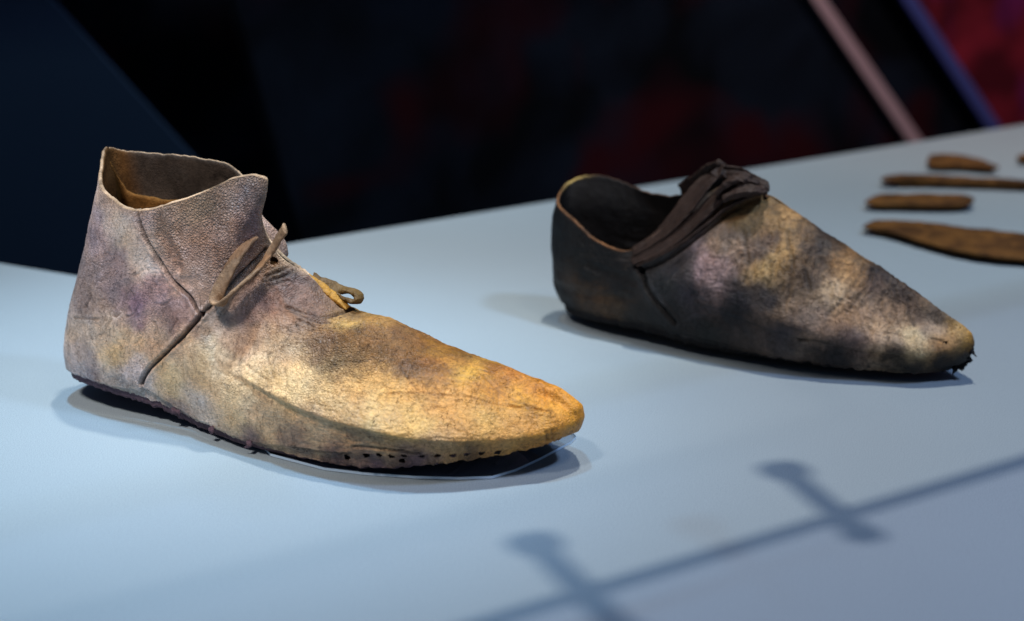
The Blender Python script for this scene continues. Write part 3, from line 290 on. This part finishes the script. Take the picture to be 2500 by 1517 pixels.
tag(box('floor', (-4, -2, -.95), (4, 5, -.9), M_NAVY), kind='structure')
def upright(name, a, b, prof, thick, mat, parent=None, off=0.):
    """board standing on the line a-b; prof: outline (distance along, height); thickness away from the viewer"""
    a = Vector((*a, 0)); b = Vector((*b, 0)); d = (b - a).normalized(); n = Vector((-d.y, d.x, 0))
    f = [a + d*s + Vector((0, 0, z)) + n*off for s, z in prof]; k = [p + n*thick for p in f]; m = len(prof)
    return mesh(name, [tuple(p) for p in f + k], [tuple(range(m)), tuple(range(2*m - 1, m - 1, -1))] + [(i + m, (i+1) % m + m, (i+1) % m, i) for i in range(m)], mat, parent, smooth=False)
wa, wb = WALL_BASE
WD = (Vector(wb) - Vector(wa)).normalized(); wL = lambda p: (Vector(p) - Vector(wa)).dot(WD)
wall = upright('backdrop_board', wa, wb, [(.62, -.9), (2.6, -.9), (2.6, .46), (.28, .46)], .02, M_PRINT, off=.50); tag(wall, 'dark printed board standing behind the far edge of the table', 'board')
navy = upright('side_board', PANEL_BASE[0], PANEL_BASE[2], PANEL_PROF, .004, M_NAVY, off=.45); tag(navy, 'dark navy board with a sloping edge behind the heel of the tan shoe', 'board')
pk = upright('slanted_batten', wa, wb, BATTEN_PROF, .006, M_PINK, off=.488); tag(pk, 'pale pink slanted strip leaning on the dark board at the upper right', 'batten')
rd = empty('red_panel', (0, 0, 0)); upright('board', wa, wb, RED_PROF, .006, M_RED, rd, off=.488); upright('edge_strip', wa, wb, EDGE_PROF, .006, M_BLUE, rd, off=.480)
tag(rd, 'red panel with a slanted blue edge in the upper right corner', 'panel')
# ---------------------------------------------------------------- shoes
def curve_uv(P, uvl):
    """points on the surface along a smooth uv polyline"""
    uvl = np.asarray(uvl, float)
    if len(uvl) > 2:
        g = np.concatenate([[2*uvl[0]-uvl[1]], uvl, [2*uvl[-1]-uvl[-2]]]); t = np.arange(-1, len(uvl)+1, dtype=float)
        uvl = hermite(t, g, np.linspace(0, len(uvl)-1, 5*len(uvl)))
    return np.array([at_uv(P, a, b) for a, b in uvl])
def dist_to(V, pts, reach):
    """distance to a polyline, looked at only near it"""
    d = np.full(len(V), 9.)
    for a, b in zip(pts[:-1], pts[1:]):
        lo = np.minimum(a, b) - reach; hi = np.maximum(a, b) + reach
        q = np.where(((V > lo) & (V < hi)).all(1))[0]
        if len(q):
            e = b - a; w = V[q] - a; s = np.clip(w @ e/(e @ e + 1e-12), 0, 1); d[q] = np.minimum(d[q], np.linalg.norm(w - s[:, None]*e, axis=1))
    return d
def make_shoe(S, root, mat, lining, sole_mat, NU, NV, rand_in, seed, gain, parts, lump):
    P = base_grid(S['K'], S['us'], S['uo'], NU, NV); N = grid_normals(P)
    V = P.reshape(-1, 3); Nn = N.reshape(-1, 3); so = np.array([seed*3.1, seed*1.7, seed*.9])
    U2, V2 = np.meshgrid(np.arange(NU)/NU, np.linspace(0, 1, NV)); u = U2.ravel(); v = V2.ravel(); near = np.minimum(u, 1-u)
    mir = u > .5
    Vm = V.copy(); Vm[:, 1] = np.where(mir, -Vm[:, 1]*1.03, Vm[:, 1])            # far side wears the near side's seams
    Vn = V.copy()
    edge_fade = np.minimum(1, (1 - v)/.04 + .35)
    disp = .00042*fbm(V*34 + so, 2) + .00016*fbm(V*150 + so + 5, 3) * lump
    fold = fbm(V*np.array([60, 25, 25]) + so + 9, 3); disp += lump*.0003*(1 - np.abs(fold)*2)
    cols_dark = np.zeros(len(V)); warp0 = np.stack([noise(V*60 + so + k*5.1) for k in range(3)], 1)
    for uvl, d, w, lip in S['grooves'] + S['ridges']:
        pts = curve_uv(P, uvl); r = dist_to(Vm, pts, w*.005)
        w = max(w, .65); r = r + .00025*noise(V*400 + so)
        g = np.exp(-(r/(w*.001))**2)
        disp += -d*.001*g + lip*.001*(np.exp(-((r/(w*.001) - 2.0)/1.1)**2))
        if d > .25 and w < 1.3: cols_dark = np.maximum(cols_dark, np.clip(g*min(1, .30 + d*.45), 0, 1)*.85)
    tl = sorted(tuple(p) for p in S['tuck']); tu = np.array([p[0] for p in tl]); tv = np.array([p[1] for p in tl])
    below = np.interp(near, tu, tv) - v; side = smooth01((near - tu[0] + .02)/.05)*smooth01((tu[-1] - near + .03)/.07)
    disp += -S['tuckd']*side*smooth01(below/.032 + .12)*np.clip(1 - (below - .06)/.30, .35, 1)   # the upper folds in under a ledge along its side
    peb = np.zeros(len(V))
    for (a, b), rr in S['pebble']: peb = np.maximum(peb, np.exp(-((Vm - at_uv(P, a, b))**2).sum(1)/(rr*.001)**2))
    for (a, b), rr, amp, sc in S['wrinkles']:
        k = np.where(((Vm - at_uv(P, a, b))**2).sum(1) < (2*rr*.001)**2)[0]
        if len(k):
            mk = np.exp(-((Vm[k] - at_uv(P, a, b))**2).sum(1)/(rr*.001)**2)
            wv = noise(V[k]*np.array(sc)*1.35 + 1.0*warp0[k] + so); disp[k] += 1.0*amp*mk*(1 - 2.4*np.sqrt(np.abs(wv))) ; cols_dark[k] = np.maximum(cols_dark[k], mk*np.clip(.16 - np.abs(wv), 0, .16)*2.4)
    for (bu, bv), rr, hh in S['bumps']:
        c = at_uv(P, bu, bv); disp += hh*.001*np.exp(-((Vm - c)**2).sum(1)/(rr*.001)**2)
    # the rand: the strip between upper and sole, set back under the upper's lower edge
    dl = sorted([tuple(p) for p in S['D']] + [tuple(p) for p in S['Dh']]); du = np.array([p[0] for p in dl]); dv = np.array([p[1] for p in dl])
    vr = np.interp(near, du, dv) + .006*noise(np.stack([u*90, u*0, u*0 + seed], 1)) + .003*noise(np.stack([u*300, u*0, u*0 + seed], 1))
    vr = np.clip(vr, .012, None)
    israd = v < vr
    disp += -rand_in*smooth01((vr - v)/.02)
    # ragged lower edge
    rag = np.clip(1 - v/.05, 0, 1)
    Vn[:, 2] += rag*(.0010*noise(np.stack([u*120, u*0 + 3, u*0 + seed], 1)) + .0008*noise(np.stack([u*420, u*0 + 3, u*0 + seed], 1)))
    top = np.clip((v - .97)/.03, 0, 1) * (near > S['uo'])                          # cut edge of the collar is a little uneven
    Vn[:, 2] += top*.0006*fbm(np.stack([u*110, u*0, u*0 + seed], 1), 3)
    Vn = Vn + Nn*disp[:, None]
    Vn[:, 2] = np.maximum(Vn[:, 2], .0032)
    # stain map; dabs are as-lit tones, with some side shade in the colour
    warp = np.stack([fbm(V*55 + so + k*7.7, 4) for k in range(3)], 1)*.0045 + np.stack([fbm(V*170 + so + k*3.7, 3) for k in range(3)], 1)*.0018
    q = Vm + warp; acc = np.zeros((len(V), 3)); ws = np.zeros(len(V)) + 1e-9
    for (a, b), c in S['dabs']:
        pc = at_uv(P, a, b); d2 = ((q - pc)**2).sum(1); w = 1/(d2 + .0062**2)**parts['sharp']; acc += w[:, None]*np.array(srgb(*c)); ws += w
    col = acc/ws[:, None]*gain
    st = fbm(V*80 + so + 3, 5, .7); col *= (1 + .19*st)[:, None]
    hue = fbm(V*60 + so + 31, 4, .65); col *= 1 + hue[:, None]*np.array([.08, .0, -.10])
    streak = fbm(V*np.array([320, 70, 70]) + so, 3); col *= (1 + .16*streak)[:, None]
    vn = np.abs(fbm(V*np.array([150, 50, 70]) + 1.2*warp0 + so + 41, 3)); vmask = smooth01(fbm(V*26 + so + 51, 2) + .55); vn = np.clip(1 - vn/.13, 0, 1)*vmask
    col *= (1 - parts['vein']*vn)[:, None]; disp_v = -.00022*vn
    sp = smooth01((fbm(V*210 + so + 61, 3) - .28)/.25); col *= (1 - .45*parts['vein']*sp)[:, None]      # small dark spots
    Vn = Vn + Nn*disp_v[:, None]
    col *= (1 - cols_dark)[:, None]
    wornedge = np.clip((v - .965)/.03, 0, 1)*(near > S['uo']); col = col*(1 - .5*wornedge[:, None]) + .5*wornedge[:, None]*np.array(parts['edge'])
    pk = col.max(1); col = col*(np.where(pk > .45, .45 + .30*np.tanh((pk - .45)/.30), pk)/np.maximum(pk, 1e-6))[:, None]   # soft cap on the palest tones, hue kept
    col = np.concatenate([np.clip(col, .002, .9), peb[:, None]], 1)
    # faces
    i, j = np.meshgrid(np.arange(NU), np.arange(NV - 1)); i2 = (i + 1) % NU
    F = np.stack([j*NU + i, j*NU + i2, (j+1)*NU + i2, (j+1)*NU + i], 2).reshape(-1, 4)
    fr = israd[F].any(1); fu = near[F].mean(1); fv = v[F].mean(1)
    drop = np.zeros(len(F), bool); fc = Vm[F].mean(1)
    for hs, rad in ((S['holes'], parts['hole']), (S['eyelet'], .0024)):
        for a, b in hs:
            c = at_uv(P, a, b); dd = fc - c; drop |= (dd**2).sum(1) < (rad*(1 + .25*noise(fc*900)))**2
    piece = np.zeros(len(F), int)                                                  # 0 vamp 1 heel 2 flap 3 rand
    Bp = sorted([(b, a) for a, b in S['A'] + S['B']]); seam = np.interp(fv, [p[0] for p in Bp], [p[1] for p in Bp])
    piece[fu > seam] = 1
    if S['C']:
        Cp = sorted([(b, a) for a, b in S['C']]); cs = np.interp(fv, [p[0] for p in Cp], [p[1] for p in Cp]); piece[(fu > cs) & (fu <= seam) & (fv > Cp[0][0])] = 2
    piece[fr] = 3
    for k, nm in enumerate(('vamp', 'heel_quarter', 'ankle_flap', 'rand')):
        for side in ((0,) if k != 2 else (0, 1)):
            f = F[(piece == k) & ~drop & ((k != 2) | ((u[F].mean(1) > .5) == bool(side)))]
            if not len(f): continue
            used, inv = np.unique(f.ravel(), return_inverse=True)
            o = mesh(nm, Vn[used], inv.reshape(-1, 4)[:, ::-1], mat, root, col[used])
    # lining with the rolled rim
    sel = np.unique(np.linspace(int(NV*.06), NV - 1, 70).astype(int))
    G = Vn.reshape(NV, NU, 3)[sel]; Gn = N[sel]; t = np.full(len(sel), parts['thick']); I = G - Gn*t[:, None, None]
    rim = [G[-1] + N[-1]*.0002]
    up = np.stack([np.zeros(NU), np.zeros(NU), np.full(NU, parts['thick']*.45)], 1)
    dirv = (G[-1] - G[-2]); dirv /= np.linalg.norm(dirv, axis=1, keepdims=True) + 1e-9
    opn = (np.minimum(np.arange(NU)/NU, 1 - np.arange(NU)/NU) > S['uo'] - .01)[:, None]
    mid = (G[-1] + I[-1])/2 + dirv*parts['thick']*.45*opn
    rows = list(I) + [I[-1]*.7 + mid*.3 + dirv*parts['thick']*.12*opn, mid, G[-1]*.75 + mid*.25 + dirv*parts['thick']*.12*opn, G[-1]]
    R = np.stack(rows); n = len(R)
    i, j = np.meshgrid(np.arange(NU), np.arange(n - 1)); i2 = (i+1) % NU
    f = np.stack([j*NU + i, j*NU + i2, (j+1)*NU + i2, (j+1)*NU + i], 2)
    keep = np.ones(f.shape[:2], bool); cr = (np.minimum(np.arange(NU)/NU, 1 - np.arange(NU)/NU) < S['uo'] - .012); keep[-4:, cr] = False
    lc = np.tile(np.array(parts['lin']), (n*NU, 1)); pv = R.reshape(-1, 3); lc = lc*(1 + .3*fbm(pv*70 + so, 3))[:, None]
    if S['counter']:
        ff = smooth01((np.arange(NU)/NU - .56)/.02)*(np.arange(NU)/NU < .75); lc3 = lc.reshape(n, NU, 3); lc3[:] = lc3*(1 - ff[None, :, None]) + ff[None, :, None]*np.array(srgb(66, 56, 48))*(lc3.mean(2, keepdims=True)/.05)
    lc.reshape(n, NU, 3)[-3:] = np.array(parts['edge'])*np.clip(1 + .75*fbm(pv.reshape(n, NU, 3)[-1]*90, 4), .15, 2)[:, None]
    if 'rim_glint' in parts:
        gl = np.exp(-((np.arange(NU)/NU - parts['rim_glint'])/.016)**2)[None, :, None]*.85; l3 = lc.reshape(n, NU, 3); l3[-5:] = l3[-5:]*(1 - gl) + gl*np.array(srgb(214, 180, 104))  # highlight at the back of the collar rim, painted as a pale yellow patch
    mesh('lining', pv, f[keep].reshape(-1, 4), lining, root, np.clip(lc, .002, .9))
    if S['counter']:
        cl = sorted(tuple(p) for p in S['counter']); u0, u1 = cl[0][0], cl[-1][0]; nu, nv = 160, 60
        us_ = np.linspace(u0, u1, nu); vt = np.interp(us_, [p[0] for p in cl], [p[1] for p in cl]); vt = vt - .012
        rows = []
        for q in np.linspace(.1, 1, nv): rows.append([at_uv(P, a, b*q) - at_uv(N, a, b*q)*(.0012 + .0036*float(smooth01((a - u0)/.035))) for a, b in zip(us_, vt)])
        G2 = np.array(rows); G2 = G2 + .0006*fbm(G2.reshape(-1, 3)*120, 3).reshape(nv, nu, 1); Nb = np.array([[at_uv(N, a, b) for a, b in zip(us_, vt)]])
        back = G2[-1] + Nb[0]*.0016; G2 = np.concatenate([G2, (G2[-1:]*.5 + back[None]*.5) + np.array([0, 0, .0005]), back[None], back[None] - np.array([0, 0, .01])]); m2 = len(G2)
        i, j = np.meshgrid(np.arange(nu - 1), np.arange(m2 - 1)); f = np.stack([j*nu + i, j*nu + i + 1, (j+1)*nu + i + 1, (j+1)*nu + i], 2).reshape(-1, 4)
        mesh('heel_lining', G2.reshape(-1, 3), f, M_SUEDE, root)
    # sole
    E = Vn.reshape(NV, NU, 3)[0]; ax = E.copy(); L = E[:, 0].max(); ax[:, 0] = np.clip(ax[:, 0], .035, L - .03); ax[:, 1] = 0
    rows = []; toe = smooth01((E[:, 0] - L + .06)/.06)*.25
    for s_, dz in ((.02, .0016), (.03, .0002), (.045, -.0012), (.16, -.0020), (.5, -.0022), (1., -.0022)):
        r = E + (ax - E)*np.clip(s_ + toe, 0, 1)[:, None]; r[:, 2] = np.maximum(E[:, 2] + dz + toe*.024 - (.0026*smooth01((.17 - E[:, 0])/.08) if dz < .001 else 0) + .0004*noise(np.stack([np.arange(NU)*.31, np.zeros(NU) + dz*900, np.zeros(NU)], 1)), .0021); rows.append(r)
    R = np.stack(rows); n = len(R); i, j = np.meshgrid(np.arange(NU), np.arange(n-1)); i2 = (i+1) % NU
    f = np.stack([j*NU + i, (j+1)*NU + i, (j+1)*NU + i2, j*NU + i2], 2).reshape(-1, 4)
    mesh('sole', R.reshape(-1, 3), f[:, ::-1], sole_mat, root)
    return P, N
def ribbon(name, pts, width, thick, mat, parent, taper=(1, 1), rough=.0003, view=None, pleat=0.):
    """flat leather lace along pts (x, y, z, roll degrees); roll 0 lies flat towards the near side, 90 stands on edge"""
    pts = np.asarray(pts, float); n = len(pts); t = np.arange(-1, n + 1, dtype=float)
    g = np.concatenate([[2*pts[0] - pts[1]], pts, [2*pts[-1] - pts[-2]]]); m = max(24, n*10)
    Q = hermite(t, g, np.linspace(0, n - 1, m)); C = Q[:, :3]; roll = np.radians(Q[:, 3])
    T = np.gradient(C, axis=0); T /= np.linalg.norm(T, axis=1, keepdims=True)
    O = np.array(view) if view is not None else np.array([-.30, -.90, .30]); O = O/np.linalg.norm(O)
    s = np.cross(T, O); s /= np.linalg.norm(s, axis=1, keepdims=True); o = np.cross(s, T)
    wv = s*np.cos(roll)[:, None] + o*np.sin(roll)[:, None]; tv = -s*np.sin(roll)[:, None] + o*np.cos(roll)[:, None]
    k = 32; a = np.linspace(0, 2*np.pi, k, endpoint=False); ca = np.sign(np.cos(a))*np.abs(np.cos(a))**.6; sa = np.sign(np.sin(a))*np.abs(np.sin(a))**.6
    tp = np.interp(np.linspace(0, 1, m), np.linspace(0, 1, len(taper)), taper)[:, None, None]
    R = C[:, None] + tp*(wv[:, None]*(ca[None, :, None]*width/2) + tv[:, None]*(sa[None, :, None]*thick/2))
    if pleat: R = R + tv[:, None]*(pleat*np.sin(7*ca[None, :] + 1.3*np.sin(np.linspace(0, 5, m))[:, None])*np.sign(sa)[None, :])[..., None]
    R = R.reshape(-1, 3); R = R + rough*np.stack([fbm(R*260 + q*9, 3) for q in range(3)], 1)
    i, j = np.meshgrid(np.arange(k), np.arange(m - 1)); i2 = (i+1) % k
    f = np.stack([j*k + i, j*k + i2, (j+1)*k + i2, (j+1)*k + i], 2).reshape(-1, 4).tolist() + [list(range(k))[::-1], [(m-1)*k + q for q in range(k)]]
    return mesh(name, R, f, mat, parent)
tan = empty('leather_shoe', (TAN_AT[0], TAN_AT[1], 0), TAN_AT[2])
tag(tan, 'tan ankle-high leather shoe with seams and a loose lace, on pale table', 'shoe', 'old leather shoes')
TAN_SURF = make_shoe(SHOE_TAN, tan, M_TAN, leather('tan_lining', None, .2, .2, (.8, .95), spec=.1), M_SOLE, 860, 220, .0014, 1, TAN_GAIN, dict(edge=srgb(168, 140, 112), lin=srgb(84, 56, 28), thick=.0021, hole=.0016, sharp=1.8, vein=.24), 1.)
for p in SHOE_TAN['lace']: ribbon('lace', p, .0066, .0020, M_LACE, tan, (.95, 1, 1, 1, .95, .95, .9, .85))
for q, p in enumerate(SHOE_TAN['loop']): ribbon('lace_loop', p, (.0050, .0062)[q], (.0024, .0026)[q], (M_LACEY, M_LACED)[q], tan, (.6, 1, 1, .7), .0006)
rt = random.Random(3); Pt, Nt = TAN_SURF
for a, b in SHOE_TAN['torn']:
    p, n = at_uv(Pt, a, b), at_uv(Nt, a, b); q = p + n*.0004
    ribbon('torn_edge', [(*(q + np.array([-.001, 0, .0012])), 10), (*(q + n*.0008 + np.array([0, 0, -.0003])), 30), (*(q + n*.0010 + np.array([rt.uniform(-.002, .002), 0, -rt.uniform(.0012, .002)])), 50)], rt.uniform(.002, .004), .0008, M_SOLE, tan, (1, 1, .3), .0007)
dark = empty('leather_shoe', (DARK_AT[0], DARK_AT[1], 0), DARK_AT[2])
tag(dark, 'dark mottled low leather shoe with a knotted strap over its opening', 'shoe', 'old leather shoes')
DARK_SURF = make_shoe(SHOE_DARK, dark, M_DARK, leather('dark_lining', None, .2, .2, (.6, .85), spec=.3), M_SOLED, 660, 170, .0012, 2, DARK_GAIN, dict(edge=srgb(100, 66, 38), lin=srgb(20, 15, 13), thick=.0017, hole=.0009, sharp=2.2, vein=.55, rim_glint=.527), 1.)
for p, w, th in zip(SHOE_DARK['strap'], (.014, .011, .0050), (.0018, .0022, .0018)): ribbon('strap', p, w, th, M_STRAP, dark, (.55, .85, 1.05, 1.15, 1), .0003, pleat=.0003)
for p in SHOE_DARK['knot']: ribbon('knot', p, .0080, .0038, M_STRAP, dark, (.8, 1, 1, .6), .0006, pleat=.0006)
for p in SHOE_DARK['farband']: ribbon('strap', p, .011, .004, M_STRAP, dark, (1, 1), .0007)
Pt, Nt = DARK_SURF
for a, b in SHOE_DARK['torn']:
    for k in range(2):
        p, n = at_uv(Pt, a + rt.uniform(-.004, .004), b + rt.uniform(-.01, .02)), at_uv(Nt, a, b); q = p - n*.001
        ribbon('frayed_edge', [(*q, 10), (*(q + n*.0012 + np.array([rt.uniform(-.001, .001), rt.uniform(-.001, .001), rt.uniform(-.001, .0005)])), 40), (*(q + n*rt.uniform(.0014, .0024) + np.array([rt.uniform(-.002, .002), rt.uniform(-.002, .002), -rt.uniform(0, .002)])), 70)], rt.uniform(.0015, .0035), .0011, M_SOLED, dark, (1, .9, .3), .0007)
# ---------------------------------------------------------------- loose leather fragments
def fragment(name, outline, thick, label, z0=.0012, seed=0, crown=.0006):
    o = np.array(outline); n = len(o); c = o.mean(0)
    g = np.concatenate([o[-2:], o, o[:3]]); d = hermite(np.arange(-2., n + 3), g, np.linspace(0, n, 160, endpoint=False))
    root = empty(name, (c[0], c[1], 0)); d = d - c; m = len(d)
    w = np.stack([d[:, 0]*160, d[:, 1]*160, np.full(m, seed)], 1); d = d + .0012*np.stack([fbm(w, 3), fbm(w + 7, 3)], 1)
    rows = []; 
    for s, z in ((0, 1), (.3, 1), (.55, 1), (.75, 1), (.88, .98), (.95, .95), (.985, .88), (1, .76), (.99, .62), (.90, .45), (.82, .0), (.0, .0)):
        p = d*s; h = z0 + thick*z + (crown*(1 - s*s) if z > .5 else 0)
        q = np.concatenate([p, np.full((m, 1), seed*.37)], 1)
        rows.append(np.concatenate([p, (h + (.0006*fbm(q*70, 4)*(z > .2)))[:, None] if not np.isscalar(h) else (h + .0006*fbm(q*70, 4)*(z > .2))[:, None]], 1))
    R = np.stack(rows); k = len(R); i, j = np.meshgrid(np.arange(m), np.arange(k - 1)); i2 = (i+1) % m
    f = np.stack([j*m + i, j*m + i2, (j+1)*m + i2, (j+1)*m + i], 2).reshape(-1, 4)
    bpy.data.objects.remove(root)
    ob = mesh(name, R.reshape(-1, 3), f[:, ::-1], M_FRAG, None); ob.location = (c[0], c[1], 0)
    return tag(ob, label, 'leather fragment', 'loose leather fragments')
fragment('leather_fragment', FRAG_BIG, .0058, 'large leaf-shaped brown leather fragment, nearest of the loose pieces', seed=1)
fragment('leather_fragment', FRAG_BAR, .0062, 'short bar-shaped brown leather fragment with rounded ends', seed=2)
fragment('leather_fragment', FRAG_STRIP, .0060, 'long narrow brown leather strip running off the right edge', seed=3)
fragment('leather_fragment', FRAG_WEDGE, .0055, 'small wedge-shaped brown leather fragment, farthest from the shoes', seed=4)
fragment('leather_fragment', FRAG_CHIP, .0055, 'tiny dark leather chip cut off by the right edge', seed=5)
# ---------------------------------------------------------------- clear sheet under the tan shoe
acr = empty('clear_sheet', (0, 0, 0)); OUT = ACRYLIC + ACRYLIC_BACK; m = len(OUT)
mesh('pane', [(x, y, .0016) for x, y in OUT], [tuple(range(m))], M_ACRYLIC, acr, smooth=False)
mesh('cut_edge', [(x, y, z) for z in (.0003, .0016) for x, y in OUT], [(i, (i+1) % m, (i+1) % m + m, i + m) for i in range(m)], M_CUT, acr, smooth=False)
tag(acr, 'thin clear plastic sheet under the toe and sole of the tan shoe', 'plastic sheet')
# ---------------------------------------------------------------- glass shelf edge above the front of the case: throws the barred shadow
KV = Vector(KEY); ZR = .27
def lift(g): g = Vector((*g, 0)); return g + (KV - g)*(ZR/KV.z)
def tube(name, a, b, r, mat, parent, rounds=.6, n=20):
    a = Vector(a); b = Vector(b); d = (b - a).normalized(); s = d.orthogonal().normalized(); t = d.cross(s); L = (b - a).length; e = min(r*rounds, L*.45)
    prof = [(0, 0), (0, r*.55), (e*.3, r*.85), (e, r), (L - e, r), (L - e*.3, r*.85), (L, r*.55), (L, 0)]
    V = [tuple(a + d*x + (s*math.cos(q) + t*math.sin(q))*rr) for x, rr in prof for q in [2*math.pi*i/n for i in range(n)]]
    F = [(j*n + i, j*n + (i+1) % n, (j+1)*n + (i+1) % n, (j+1)*n + i) for j in range(len(prof)-1) for i in range(n)]
    return mesh(name, V, F, mat, parent)
ra, rb = lift(RAIL[0]), lift(RAIL[1])
shelf = empty('glass_shelf', tuple((ra + rb)/2)); base = (ra + rb)/2
rd_ = (rb - ra).normalized(); rn = Vector((rd_.y, -rd_.x, 0))
tube('edge_bar', ra - rd_*.35 - base, rb + rd_*.35 - base, .0046, M_METAL, shelf)
q = [ra - rd_*.35 + rn*.004, rb + rd_*.35 + rn*.004, rb + rd_*.35 + rn*.30, ra - rd_*.35 + rn*.30]
mesh('pane', [tuple(p - base + Vector((0, 0, z))) for z in (-.003, .003) for p in q], [(3,2,1,0),(4,5,6,7),(0,1,5,4),(1,2,6,5),(2,3,7,6),(3,0,4,7)], M_GLASS, shelf, smooth=False)
for c, e in CLAMPS:
    a, b = lift(c) - base, lift(e) - base; d = (b - a).normalized()
    cl = tube('clamp', a, b, .0060, M_METAL, shelf, .2)
    tube('knob', a - d*.008, a + d*.010, .0105, M_METAL, cl); tube('knob', b - d*.007, b + d*.007, .0085, M_METAL, cl)
tag(shelf, 'glass shelf with metal edge bar and bolted clamps above the table front', 'shelf')
